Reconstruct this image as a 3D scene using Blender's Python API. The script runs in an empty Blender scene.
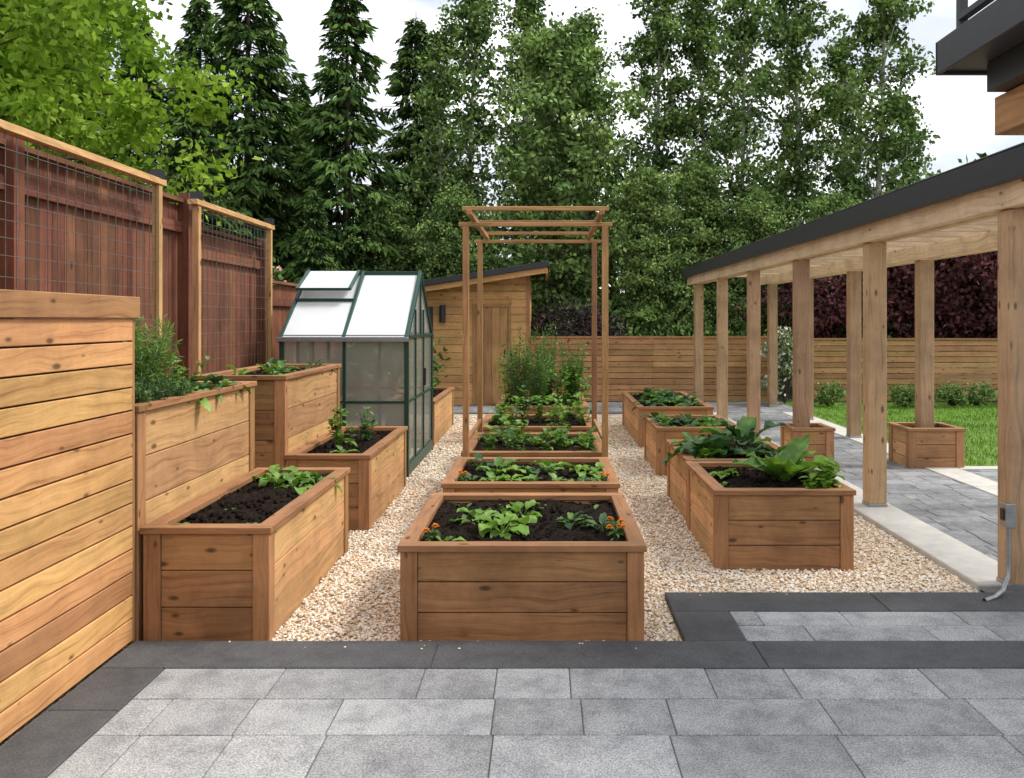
import bpy, math, random
import numpy as np
from mathutils import Vector, noise
random.seed(7)
S = bpy.context.scene
S.view_settings.view_transform='Standard'
S.view_settings.look='None'
S.view_settings.exposure=0
COL = S.collection
PI=math.pi
F=830.0
def PX(px,Y): return (px-545)*Y/F
def PZ(py,Y): return 1.6-(py-320)*Y/F

# ------------------------------------------------------------ mesh builder
BOXF=np.array([[0,3,2,1],[4,5,6,7],[0,1,5,4],[1,2,6,5],[2,3,7,6],[3,0,4,7]])
class MB:
    def __init__(s): s.ch=[]; s.n=0
    def add(s,V,Fc,mat=0,uv=None,smooth=False):
        V=np.asarray(V,dtype=np.float64).reshape(-1,3); Fc=np.asarray(Fc,dtype=np.int64)
        m=np.full(len(Fc),mat) if np.isscalar(mat) else np.asarray(mat)
        if uv is None: uv=np.zeros((Fc.size,2))
        s.ch.append((V,Fc+s.n,m,np.asarray(uv).reshape(-1,2),smooth)); s.n+=len(V)
    def box(s,x0,x1,y0,y1,z0,z1,mat=0,ax=None):
        V=np.array([[x0,y0,z0],[x1,y0,z0],[x1,y1,z0],[x0,y1,z0],[x0,y0,z1],[x1,y0,z1],[x1,y1,z1],[x0,y1,z1]],float)
        if ax is None: ax=int(np.argmax([x1-x0,y1-y0,z1-z0]))
        s._b(V,V,mat,ax)
    def _b(s,V,L,mat,ax):
        P=L[BOXF].reshape(-1,3); o=[i for i in range(3) if i!=ax]
        ru,rv=random.uniform(0,60),random.uniform(0,60)
        uv=np.stack([P[:,ax]+ru,P[:,o[0]]+P[:,o[1]]+rv],1)
        s.add(V,BOXF,mat,uv)
    def beam(s,p0,p1,w,h,mat=0,up=(0,0,1)):
        p0=Vector(p0);p1=Vector(p1);d=(p1-p0);L=d.length;d.normalize();u=Vector(up)
        sd=d.cross(u).normalized();u=sd.cross(d).normalized()
        loc=np.array([[0,-1,-1],[1,-1,-1],[1,1,-1],[0,1,-1],[0,-1,1],[1,-1,1],[1,1,1],[0,1,1]],float)*np.array([L,w/2,h/2])
        M=np.array([list(d),list(sd),list(u)])
        s._b(loc@M+np.array(p0),loc,mat,0)
    def tube(s,pts,rad,n=6,mat=0,smooth=True,cap=False):
        pts=[Vector(p) for p in pts]; k=len(pts)
        if np.isscalar(rad): rad=[rad]*k
        V=[]
        a=None
        for i,p in enumerate(pts):
            d=(pts[min(i+1,k-1)]-pts[max(i-1,0)]).normalized()
            if a is None: a=d.orthogonal().normalized()
            a=(a-d*a.dot(d)).normalized(); b=d.cross(a)
            for j in range(n):
                t=2*PI*j/n; V.append(p+(a*math.cos(t)+b*math.sin(t))*rad[i])
        Fc=[[i*n+j,i*n+(j+1)%n,(i+1)*n+(j+1)%n,(i+1)*n+j] for i in range(k-1) for j in range(n)]
        s.add([list(v) for v in V],Fc,mat,None,smooth)
        if cap:
            s.add([list(v) for v in V[-n:]],[list(range(n))],mat,None,False)
    def leaves(s,C,D,L,W,mat,rng,fold=0.0):
        n=len(C); D=D/np.linalg.norm(D,axis=1,keepdims=True)
        R=rng.normal(size=(n,3)); Sd=np.cross(D,R); Sd/=np.linalg.norm(Sd,axis=1,keepdims=True)
        L=np.broadcast_to(L,(n,))[:,None]; W=np.broadcast_to(W,(n,))[:,None]
        V=np.stack([C,C+.45*L*D+.5*W*Sd,C+L*D,C+.45*L*D-.5*W*Sd],1).reshape(-1,3)
        s.add(V,np.arange(4*n).reshape(n,4),mat)
    def build(s,name,mats,parent=None,bevel=0,seg=1):
        me=bpy.data.meshes.new(name)
        V=np.concatenate([c[0] for c in s.ch])
        loops=np.concatenate([c[1].ravel() for c in s.ch])
        tot=np.concatenate([np.full(len(c[1]),c[1].shape[1]) for c in s.ch])
        st=np.concatenate([[0],np.cumsum(tot)[:-1]])
        mi=np.concatenate([c[2] for c in s.ch]); uv=np.concatenate([c[3] for c in s.ch])
        sm=np.concatenate([np.full(len(c[1]),c[4]) for c in s.ch])
        me.vertices.add(len(V)); me.vertices.foreach_set('co',V.astype(np.float32).ravel())
        me.loops.add(len(loops)); me.loops.foreach_set('vertex_index',loops.astype(np.int32))
        me.polygons.add(len(tot)); me.polygons.foreach_set('loop_start',st.astype(np.int32))
        me.polygons.foreach_set('material_index',mi.astype(np.int32))
        me.polygons.foreach_set('use_smooth',sm.astype(bool))
        l=me.uv_layers.new(name='UVMap'); 
        me.update(calc_edges=True)
        l=me.uv_layers[0]; l.data.foreach_set('uv',uv.astype(np.float32).ravel())
        for m in mats: me.materials.append(m)
        me.validate()
        o=bpy.data.objects.new(name,me); COL.objects.link(o)
        if parent: o.parent=parent
        if bevel:
            b=o.modifiers.new('bevel','BEVEL'); b.width=bevel; b.segments=seg; b.limit_method='ANGLE'
        return o
def empty(name,loc=(0,0,0)):
    e=bpy.data.objects.new(name,None); e.location=loc; e.empty_display_size=.2; COL.objects.link(e); return e

# ------------------------------------------------------------ materials
def newmat(name):
    m=bpy.data.materials.new(name); m.use_nodes=True; nt=m.node_tree
    return m,nt,nt.nodes,nt.links,nt.nodes['Principled BSDF']
def node(ns,t,**k):
    n=ns.new(t)
    for a,b in k.items():
        if a.startswith('i_'): n.inputs[a[2:]].default_value=b
        else: setattr(n,a,b)
    return n
def ramp(ns,stops,interp='LINEAR'):
    r=ns.new('ShaderNodeValToRGB'); cr=r.color_ramp; cr.interpolation=interp
    while len(cr.elements)<len(stops): cr.elements.new(.5)
    for e,(p,c) in zip(cr.elements,stops): e.position=p; e.color=(*c,1)
    return r
def mixc(ns,ls,f,a,b,mode='MIX'):
    m=ns.new('ShaderNodeMix'); m.data_type='RGBA'; m.blend_type=mode
    for idx,v in ((0,f),(6,a),(7,b)):
        if hasattr(v,'is_output'): ls.new(v,m.inputs[idx])
        else: m.inputs[idx].default_value=v if idx==0 else (*v,1)
    return m.outputs[2]
def wood(name,cd,cl,knots=.5,var=.30,rough=.6,hue=.012,dirt=.28,bump=.3):
    m,nt,ns,ls,P=newmat(name)
    uv=node(ns,'ShaderNodeUVMap'); 
    mp=node(ns,'ShaderNodeMapping'); mp.inputs['Scale'].default_value=(1.2,40,1); ls.new(uv.outputs[0],mp.inputs[0])
    n0=node(ns,'ShaderNodeTexNoise',i_Scale=1.8,i_Detail=2.0); ls.new(uv.outputs[0],n0.inputs[0])
    wv=node(ns,'ShaderNodeVectorMath',operation='MULTIPLY_ADD'); ls.new(n0.outputs['Color'],wv.inputs[0]); wv.inputs[1].default_value=(0,6,0); ls.new(mp.outputs[0],wv.inputs[2])
    n1=node(ns,'ShaderNodeTexNoise',i_Scale=1.0,i_Detail=7.0,i_Roughness=.7); ls.new(wv.outputs[0],n1.inputs[0])
    r1=ramp(ns,[(.32,tuple(v*.80 for v in cd)),(.46,tuple((a+b)/2 for a,b in zip(cd,cl))),(.66,cl)]); ls.new(n1.outputs[0],r1.inputs[0]); c=r1.outputs[0]
    geo=node(ns,'ShaderNodeNewGeometry')
    hs=node(ns,'ShaderNodeHueSaturation')
    mr=node(ns,'ShaderNodeMapRange'); mr.inputs['To Min'].default_value=1-var; mr.inputs['To Max'].default_value=1+var*.6
    ls.new(geo.outputs['Random Per Island'],mr.inputs[0]); ls.new(mr.outputs[0],hs.inputs['Value'])
    mu=node(ns,'ShaderNodeMath',operation='MULTIPLY'); mu.inputs[1].default_value=7.31; ls.new(geo.outputs['Random Per Island'],mu.inputs[0])
    fr=node(ns,'ShaderNodeMath',operation='FRACT'); ls.new(mu.outputs[0],fr.inputs[0])
    mh=node(ns,'ShaderNodeMapRange'); mh.inputs['To Min'].default_value=.5-hue; mh.inputs['To Max'].default_value=.5+hue*.6
    ls.new(fr.outputs[0],mh.inputs[0]); ls.new(mh.outputs[0],hs.inputs['Hue']); ls.new(c,hs.inputs['Color']); c=hs.outputs[0]
    if knots>0:
        mk=node(ns,'ShaderNodeMapping'); mk.inputs['Scale'].default_value=(4.0,9,1); ls.new(uv.outputs[0],mk.inputs[0])
        vo=node(ns,'ShaderNodeTexVoronoi',i_Scale=1.0); vo.voronoi_dimensions='2D'; ls.new(mk.outputs[0],vo.inputs[0])
        sep=node(ns,'ShaderNodeSeparateColor'); ls.new(vo.outputs['Color'],sep.inputs[0])
        sz=node(ns,'ShaderNodeMapRange'); sz.inputs['From Min'].default_value=1-knots; sz.inputs['To Max'].default_value=.11; sz.inputs['To Min'].default_value=-.02
        ls.new(sep.outputs[0],sz.inputs[0])
        lt=node(ns,'ShaderNodeMath',operation='SUBTRACT'); ls.new(sz.outputs[0],lt.inputs[0]); ls.new(vo.outputs['Distance'],lt.inputs[1])
        rr=node(ns,'ShaderNodeMapRange'); rr.inputs['From Min'].default_value=-.06; rr.inputs['From Max'].default_value=.03; rr.inputs['To Max'].default_value=.85
        ls.new(lt.outputs[0],rr.inputs[0])
        c=mixc(ns,ls,rr.outputs[0],c,tuple(v*.25 for v in cd))
    tc=node(ns,'ShaderNodeTexCoord')
    n2=node(ns,'ShaderNodeTexNoise',i_Scale=2.2,i_Detail=6.0,i_Roughness=.7); ls.new(tc.outputs['Object'],n2.inputs[0])
    r2=ramp(ns,[(.35,(1-dirt,)*3),(.6,(1,1,1))]); ls.new(n2.outputs[0],r2.inputs[0])
    c=mixc(ns,ls,1.0,c,r2.outputs[0],'MULTIPLY')
    ls.new(c,P.inputs['Base Color']); P.inputs['Roughness'].default_value=rough; P.inputs['Specular IOR Level'].default_value=.35
    bp=node(ns,'ShaderNodeBump',i_Strength=bump,i_Distance=.004); ls.new(n1.outputs[0],bp.inputs['Height']); ls.new(bp.outputs[0],P.inputs['Normal'])
    return m
def plain(name,c,rough=.5,metal=0,var=.15,scale=20,bump=0,spec=.5):
    m,nt,ns,ls,P=newmat(name)
    tc=node(ns,'ShaderNodeTexCoord'); n=node(ns,'ShaderNodeTexNoise',i_Scale=float(scale),i_Detail=5.0,i_Roughness=.65); ls.new(tc.outputs['Object'],n.inputs[0])
    r=ramp(ns,[(.3,tuple(v*(1-var) for v in c)),(.7,tuple(min(1,v*(1+var)) for v in c))]); ls.new(n.outputs[0],r.inputs[0]); ls.new(r.outputs[0],P.inputs['Base Color'])
    P.inputs['Roughness'].default_value=rough; P.inputs['Metallic'].default_value=metal; P.inputs['Specular IOR Level'].default_value=spec
    if bump:
        b=node(ns,'ShaderNodeBump',i_Strength=bump,i_Distance=.01); ls.new(n.outputs[0],b.inputs['Height']); ls.new(b.outputs[0],P.inputs['Normal'])
    return m
def leaf(name,c1,c2,trans=.3,rough=.5,cl=1.5):
    m,nt,ns,ls,P=newmat(name)
    geo=node(ns,'ShaderNodeNewGeometry'); tc=node(ns,'ShaderNodeTexCoord')
    c=mixc(ns,ls,geo.outputs['Random Per Island'],c1,c2)
    n=node(ns,'ShaderNodeTexNoise',i_Scale=cl,i_Detail=1.0); ls.new(tc.outputs['Object'],n.inputs[0])
    r=ramp(ns,[(.35,(.65,.67,.65)),(.65,(1.25,1.22,1.1))]); ls.new(n.outputs[0],r.inputs[0])
    c=mixc(ns,ls,1.0,c,r.outputs[0],'MULTIPLY')
    if rough>.55:
        d=node(ns,'ShaderNodeBsdfDiffuse'); ls.new(c,d.inputs[0]); ns.remove(P); base=d
    else:
        base=P; ls.new(c,P.inputs['Base Color']); P.inputs['Roughness'].default_value=rough; P.inputs['Specular IOR Level'].default_value=.35
    if trans>0:
        t=node(ns,'ShaderNodeBsdfTranslucent'); c2_=mixc(ns,ls,1.0,c,(1.3,1.4,.7),'MULTIPLY'); ls.new(c2_,t.inputs[0])
        mx=node(ns,'ShaderNodeMixShader'); mx.inputs[0].default_value=trans
        ls.new(base.outputs[0],mx.inputs[1]); ls.new(t.outputs[0],mx.inputs[2]); ls.new(mx.outputs[0],ns['Material Output'].inputs[0])
    else: ls.new(base.outputs[0],ns['Material Output'].inputs[0])
    return m
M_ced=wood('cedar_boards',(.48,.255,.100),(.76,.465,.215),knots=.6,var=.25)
M_cedShade=wood('cedar_front_boards_shaded',(.28,.145,.056),(.50,.280,.115),knots=.65,var=.32,dirt=.38)  # aged front boards, with the shade of the camera-facing side put into the colour
M_trim=wood('cedar_trim',(.32,.162,.062),(.53,.290,.122),knots=.25,var=.27)
M_wall=wood('clad_boards',(.50,.245,.088),(.76,.425,.175),knots=.35,var=.28,hue=.014)
M_post=wood('post_timber',(.38,.235,.128),(.58,.385,.222),knots=.4,var=.18,hue=.008)
M_raft=wood('rafter_timber',(.62,.45,.28),(.80,.62,.41),knots=.2,var=.12,hue=.008)
M_fen=wood('slat_boards',(.40,.205,.082),(.60,.34,.148),knots=.2,var=.25)
M_red=wood('red_stained_boards',(.18,.066,.034),(.30,.125,.066),knots=.1,var=.3,dirt=.4,rough=.75)
M_shed=wood('shed_cladding',(.54,.29,.10),(.76,.45,.18),knots=.3,var=.18,hue=.008)
M_blk=plain('black_metal',(.022,.023,.026),.45)
M_dark=plain('dark_fascia',(.036,.038,.043),.5)
M_green=plain('green_frame',(.012,.055,.04),.4)
M_alu=plain('grey_metal',(.35,.36,.37),.4,.7)
M_conc=plain('concrete_strip',(.56,.54,.50),.85,0,.15,5,.15,.2)
M_orange=plain('marigold_petals',(.85,.26,.01),.6,0,.3,60)
M_bark=plain('bark',(.09,.068,.05),.9,0,.5,8,.6,.1)
M_birch=plain('pale_bark',(.36,.34,.31),.85,0,.6,5,.4,.1)
M_wire=plain('wire',(.20,.19,.18),.5,.6)

def soilmat():
    m,nt,ns,ls,P=newmat('soil')
    tc=node(ns,'ShaderNodeTexCoord')
    n=node(ns,'ShaderNodeTexNoise',i_Scale=38.0,i_Detail=8.0,i_Roughness=.75); ls.new(tc.outputs['Object'],n.inputs[0])
    r=ramp(ns,[(.3,(.007,.005,.004)),(.55,(.024,.016,.012)),(.72,(.10,.065,.045))]); ls.new(n.outputs[0],r.inputs[0]); ls.new(r.outputs[0],P.inputs['Base Color'])
    P.inputs['Roughness'].default_value=.95; P.inputs['Specular IOR Level'].default_value=.1
    b=node(ns,'ShaderNodeBump',i_Strength=1.0,i_Distance=.03); ls.new(n.outputs[0],b.inputs['Height']); ls.new(b.outputs[0],P.inputs['Normal'])
    return m
M_soil=soilmat()
GS=[(0,(.85,.77,.65)),(.20,(.78,.63,.45)),(.42,(.88,.82,.73)),(.56,(.70,.51,.34)),(.68,(.81,.68,.52)),(.85,(.55,.40,.28)),(.90,(.90,.88,.84)),(.965,(.36,.30,.25))]
def stonemat():
    m,nt,ns,ls,P=newmat('pebbles')
    g=node(ns,'ShaderNodeNewGeometry'); r=ramp(ns,GS,'CONSTANT'); ls.new(g.outputs['Random Per Island'],r.inputs[0])
    ls.new(r.outputs[0],P.inputs['Base Color']); P.inputs['Roughness'].default_value=.7; P.inputs['Specular IOR Level'].default_value=.25
    return m
def gravmat():
    m,nt,ns,ls,P=newmat('gravel_bed')
    tc=node(ns,'ShaderNodeTexCoord')
    v=node(ns,'ShaderNodeTexVoronoi',i_Scale=62.0); ls.new(tc.outputs['Object'],v.inputs[0])
    sp=node(ns,'ShaderNodeSeparateColor'); ls.new(v.outputs['Color'],sp.inputs[0])
    r=ramp(ns,GS,'CONSTANT'); ls.new(sp.outputs[0],r.inputs[0])
    r2=ramp(ns,[(.25,(.97,.96,.94)),(.75,(.46,.40,.33))]); ls.new(v.outputs['Distance'],r2.inputs[0])
    c=mixc(ns,ls,1.0,r.outputs[0],r2.outputs[0],'MULTIPLY'); ls.new(c,P.inputs['Base Color']); P.inputs['Roughness'].default_value=.8
    b=node(ns,'ShaderNodeBump',i_Strength=.7,i_Distance=.01); b.invert=True; ls.new(v.outputs['Distance'],b.inputs['Height']); ls.new(b.outputs[0],P.inputs['Normal'])
    return m
def pavermat(name,c,var,speck,mott=.62):
    m,nt,ns,ls,P=newmat(name)
    g=node(ns,'ShaderNodeNewGeometry'); tc=node(ns,'ShaderNodeTexCoord')
    mr=node(ns,'ShaderNodeMapRange'); mr.inputs['To Min'].default_value=1-var; mr.inputs['To Max'].default_value=1+var; ls.new(g.outputs['Random Per Island'],mr.inputs[0])
    n=node(ns,'ShaderNodeTexNoise',i_Scale=120.0,i_Detail=5.0,i_Roughness=.85); ls.new(tc.outputs['Object'],n.inputs[0])
    r=ramp(ns,[(.40,tuple(v*(1-speck) for v in c)),(.60,tuple(v*(1+speck) for v in c))]); ls.new(n.outputs[0],r.inputs[0])
    of=node(ns,'ShaderNodeVectorMath',operation='SCALE'); of.inputs[0].default_value=(31,17,9); ls.new(g.outputs['Random Per Island'],of.inputs['Scale'])
    ad=node(ns,'ShaderNodeVectorMath',operation='ADD'); ls.new(tc.outputs['Object'],ad.inputs[0]); ls.new(of.outputs[0],ad.inputs[1])
    n3=node(ns,'ShaderNodeTexNoise',i_Scale=6.0,i_Detail=9.0,i_Roughness=.72); ls.new(ad.outputs[0],n3.inputs[0])
    r3=ramp(ns,[(.36,(mott,mott*1.01,mott*1.03)),(.56,(1.07,1.07,1.06))]); ls.new(n3.outputs[0],r3.inputs[0])
    cc=mixc(ns,ls,1.0,r.outputs[0],r3.outputs[0],'MULTIPLY')
    n4=node(ns,'ShaderNodeTexNoise',i_Scale=.9,i_Detail=4.0); ls.new(tc.outputs['Object'],n4.inputs[0])
    r4=ramp(ns,[(.4,(.84,.84,.85)),(.6,(1.05,1.05,1.05))]); ls.new(n4.outputs[0],r4.inputs[0]); cc=mixc(ns,ls,1.0,cc,r4.outputs[0],'MULTIPLY')
    hs=node(ns,'ShaderNodeHueSaturation'); ls.new(cc,hs.inputs['Color']); ls.new(mr.outputs[0],hs.inputs['Value'])
    ls.new(hs.outputs[0],P.inputs['Base Color']); P.inputs['Roughness'].default_value=.68; P.inputs['Specular IOR Level'].default_value=.35
    b=node(ns,'ShaderNodeBump',i_Strength=.5,i_Distance=.005); ls.new(n.outputs[0],b.inputs['Height']); ls.new(b.outputs[0],P.inputs['Normal'])
    return m
M_stone=stonemat(); M_grav=gravmat()
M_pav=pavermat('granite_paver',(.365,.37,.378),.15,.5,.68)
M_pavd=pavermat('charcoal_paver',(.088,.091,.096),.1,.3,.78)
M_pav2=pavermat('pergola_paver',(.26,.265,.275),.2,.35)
M_joint=plain('joint_sand',(.16,.155,.15),.95,0,.3,80,.2)

L_con=leaf('conifer_needles',(.028,.064,.022),(.068,.125,.040),0,.6)
L_con2=leaf('conifer_tips',(.070,.135,.038),(.14,.22,.065),0,.6)
L_dec=leaf('poplar_leaves',(.15,.24,.075),(.27,.38,.13),0,.6)
L_dec2=leaf('poplar_leaves_dark',(.075,.13,.045),(.15,.235,.075),0,.6)
L_map=leaf('maple_leaves',(.19,.32,.035),(.34,.47,.085),.3,.6)
L_map2=leaf('maple_leaves_dark',(.09,.18,.025),(.19,.30,.045),.25,.6)
L_pur=leaf('purple_leaves',(.055,.026,.032),(.17,.065,.07),0,.6)
L_veg=leaf('vegetable_leaves',(.09,.20,.035),(.16,.31,.06),.25,.42,14)
L_veg2=leaf('vegetable_leaves_light',(.16,.31,.05),(.26,.43,.09),.3,.42,14)
L_vegd=leaf('vegetable_leaves_dark',(.035,.10,.033),(.08,.16,.06),.2,.42,14)
L_herb=leaf('herb_leaves',(.10,.18,.065),(.19,.29,.12),.2,.6)
L_grass=leaf('grass_blades',(.14,.28,.03),(.25,.42,.07),0,.6)
L_drk=leaf('dark_shrub_leaves',(.035,.033,.033),(.09,.075,.075),0,.6)
L_wht=leaf('white_blossom',(.75,.75,.7),(.85,.85,.8),0,.6)
L_pink=leaf('pink_blossom',(.45,.22,.20),(.60,.38,.34),0,.6)

# ------------------------------------------------------------ ground, gravel, paving
g=MB(); g.add([[-300,-300,-.07],[300,-300,-.07],[300,500,-.07],[-300,500,-.07]],[[0,1,2,3]])
g.build('ground',[plain('ground_earth',(.06,.08,.03),.95,0,.5,1.5)])
beds=[ # x0,x1,y0,y1,z1
 (-.73,.50,4.18,5.44,.467),(-.71,.51,5.76,6.86,.467),(-.71,.51,7.12,8.36,.467),(-.70,.52,8.8,9.95,.467),(-.64,.56,10.9,12.7,.467),
 (1.11,2.01,5.40,6.50,.494),(1.13,2.05,6.56,7.68,.494),(1.17,2.05,8.65,9.8,.48),(1.20,2.15,10.6,12.9,.49),
 (-2.02,-1.385,4.17,5.85,.56),(-2.00,-1.355,6.40,8.12,.56),(-2.05,-1.42,10.65,12.9,.56)]
tall=[(-2.72,-2.045,4.17,5.85,1.17),(-2.72,-2.01,6.42,8.14,1.17)]
def rect(name,x0,x1,y0,y1,z,mat,parent=None):
    q=MB(); q.add([[x0,y0,z],[x1,y0,z],[x1,y1,z],[x0,y1,z]],[[0,1,2,3]],0); return q.build(name,[mat],parent)
gp=empty('gravel')
rect('gravel_sheet',-3.4,2.62,2,14.4,-.034,M_grav,gp)
rng=np.random.default_rng(3)
ph=(1+5**.5)/2
ico=np.array([[-1,ph,0],[1,ph,0],[-1,-ph,0],[1,-ph,0],[0,-1,ph],[0,1,ph],[0,-1,-ph],[0,1,-ph],[ph,0,-1],[ph,0,1],[-ph,0,-1],[-ph,0,1]]); ico/=np.linalg.norm(ico[0])
icf=np.array([[0,11,5],[0,5,1],[0,1,7],[0,7,10],[0,10,11],[1,5,9],[5,11,4],[11,10,2],[10,7,6],[7,1,8],[3,9,4],[3,4,2],[3,2,6],[3,6,8],[3,8,9],[4,9,5],[2,4,11],[6,2,10],[8,6,7],[9,8,1]])
def stones(x0,x1,y0,y1,dens,size,out,z=-.030,keep=False):
    n=int((x1-x0)*(y1-y0)*dens); P=np.stack([rng.uniform(x0,x1,n),rng.uniform(y0,y1,n)],1)
    k=np.ones(n,bool)
    for b in beds+tall: k&=~((P[:,0]>b[0]+.01)&(P[:,0]<b[1]-.01)&(P[:,1]>b[2]+.01)&(P[:,1]<b[3]-.01))
    if not keep: k&=~((P[:,0]>.69)&(P[:,1]<4.89))
    P=P[k]; n=len(P)
    sc=size*rng.uniform(.55,1.4,(n,1))*np.stack([rng.uniform(.8,1.4,n),rng.uniform(.7,1.1,n),rng.uniform(.45,.8,n)],1)
    V=ico[None]*sc[:,None,:]; V=V*(1+rng.uniform(-.15,.15,(n,12,1)))
    t=rng.uniform(-.6,.6,n); c,s_=np.cos(t)[:,None],np.sin(t)[:,None]
    V=np.stack([V[...,0],V[...,1]*c-V[...,2]*s_,V[...,1]*s_+V[...,2]*c],-1)
    t=rng.uniform(0,6.28,n); c,s_=np.cos(t)[:,None],np.sin(t)[:,None]
    V=np.stack([V[...,0]*c-V[...,1]*s_,V[...,0]*s_+V[...,1]*c,V[...,2]],-1)
    V[...,0]+=P[:,0,None]; V[...,1]+=P[:,1,None]; V[...,2]+=z+rng.uniform(0,.009,n)[:,None]*(0 if keep else 1)
    Fc=(icf[None]+12*np.arange(n)[:,None,None]).reshape(-1,3)
    out.add(V.reshape(-1,3),Fc,0,None,True)
st=MB()
stones(-1.5,2.6,4.15,6.6,4200,.0088,st); stones(-1.5,2.6,6.6,9.5,2200,.0105,st); stones(-1.5,2.6,9.5,14,600,.013,st)
stones(-1.6,.8,4.02,4.13,40,.006,st,.006,True); stones(.7,2.6,4.78,4.88,30,.006,st,.006,True)
st.build('pebbles',[M_stone],gp)

def paver_rows(mb,x0,x1,y0,y1,row,lens,z,mat,gap=.006,along='x',th=.05):
    a0,a1,b0,b1=(x0,x1,y0,y1) if along=='x' else (y0,y1,x0,x1)
    b=b0
    while b<b1-.02:
        be=min(b+row,b1); a=a0-random.uniform(0,.4)
        while a<a1:
            ae=a+random.choice(lens); s0,s1=max(a,a0),min(ae,a1)
            if s1-s0>.03:
                zz=z+random.uniform(-.0015,.0015)
                if along=='x': mb.box(s0+gap/2,s1-gap/2,b+gap/2,be-gap/2,z-th,zz,mat,0)
                else: mb.box(b+gap/2,be-gap/2,s0+gap/2,s1-gap/2,z-th,zz,mat,1)
            a=ae
        b=be
pt=empty('paver_patio')
rect('joints',-2.05,9,-4.4,4.13,-.007,M_joint,pt)
rect('joints_side',.70,2.60,4.13,4.87,-.007,M_joint,pt)
rect('joints_far',2.60,9,4.13,5.0,-.007,M_joint,pt)
p=MB()
paver_rows(p,-1.745,9,-2.015,3.815,.3068,[.33,.36,.62,.64,.68],0,0,.005)
paver_rows(p,1.01,9,4.138,4.56,.21,[.33,.46,.62],0,0,.005)
p.build('pavers',[M_pav],pt,.004,2)
p=MB()
for x in np.arange(-2.04-.05,9,1.56): p.box(max(x+.003,-2.04),x+1.557,3.818,4.135,-.05,.003,0,0)
for y in np.arange(-2,3.8,.6): p.box(-2.04,-1.75,y+.003,min(y+.597,3.812),-.05,.002,0,1)
p.box(.70,1.005,4.139,4.555,-.05,.002,0,1)
for x in np.arange(.70,9,1.2): p.box(x+.003,x+1.197,4.563,4.875,-.05,.002,0,0)
p.build('border_pavers',[M_pavd],pt,.004)
wk=empty('paved_walkway')
rect('walk_joints',3.0,4.12,4.9,14.4,-.010,M_joint,wk)
rect('walk_joints_right',4.45,12,4.9,8.9,-.010,M_joint,wk)
rect('walk_joints_far',-3,4.7,14.4,16.3,-.010,M_joint,wk)
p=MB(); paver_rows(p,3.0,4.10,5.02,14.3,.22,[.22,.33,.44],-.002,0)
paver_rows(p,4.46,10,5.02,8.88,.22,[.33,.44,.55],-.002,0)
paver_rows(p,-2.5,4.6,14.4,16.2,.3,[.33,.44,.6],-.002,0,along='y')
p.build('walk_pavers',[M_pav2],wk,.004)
p=MB()
for x0,x1 in ((2.62,2.995),(4.105,4.45)):
    for y in np.arange(5.0 if x0<3 else 8.9,14.3,2.1): p.box(x0,x1,y+.004,min(y+2.096,14.36),-.06,.006,0)
p.box(4.105,4.45,4.9,8.89,-.06,.006,0)
p.box(4.46,12,8.9,9.06,-.06,.006,0)
p.build('concrete_kerb',[M_conc],None,.006)
lw=empty('lawn'); rect('turf',4.46,14,9.07,16.1,-.006,plain('turf',(.12,.22,.03),.9,0,.3,4),lw)
n=42000; C=np.stack([rng.uniform(4.48,12,n),rng.uniform(9.08,16,n),np.full(n,-.006)],1)
D=np.stack([rng.normal(0,.35,n),rng.normal(0,.35,n),np.ones(n)],1)
q=MB(); q.leaves(C,D,rng.uniform(.03,.06,n),.010,0,rng); q.build('blades',[L_grass],lw)

# ------------------------------------------------------------ raised beds
def soil(x0,x1,y0,y1,z,parent,seed):
    nx=max(8,int((x1-x0)/.03)); ny=max(8,int((y1-y0)/.03)); V=[];
    for j in range(ny+1):
        for i in range(nx+1):
            x=x0+(x1-x0)*i/nx;y=y0+(y1-y0)*j/ny
            h=noise.fractal(Vector((x*4,y*4,seed)),1,2,5)*.022+noise.noise(Vector((x*26,y*26,seed)))*.014
            V.append((x,y,z+h))
    Fc=[[j*(nx+1)+i,j*(nx+1)+i+1,(j+1)*(nx+1)+i+1,(j+1)*(nx+1)+i] for j in range(ny) for i in range(nx)]
    m=MB(); m.add(V,Fc,0,None,False)
    n=int((x1-x0)*(y1-y0)*300); P=np.stack([rng.uniform(x0+.02,x1-.02,n),rng.uniform(y0+.02,y1-.02,n)],1)
    Vc=ico[None]*(rng.uniform(.005,.018,(n,1,1)))*(1+rng.uniform(-.3,.3,(n,12,1))); Vc[...,0]+=P[:,0,None];Vc[...,1]+=P[:,1,None];Vc[...,2]+=z+.006
    m.add(Vc.reshape(-1,3),(icf[None]+12*np.arange(n)[:,None,None]).reshape(-1,3),0)
    m.build('soil',[M_soil],parent)
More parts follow.
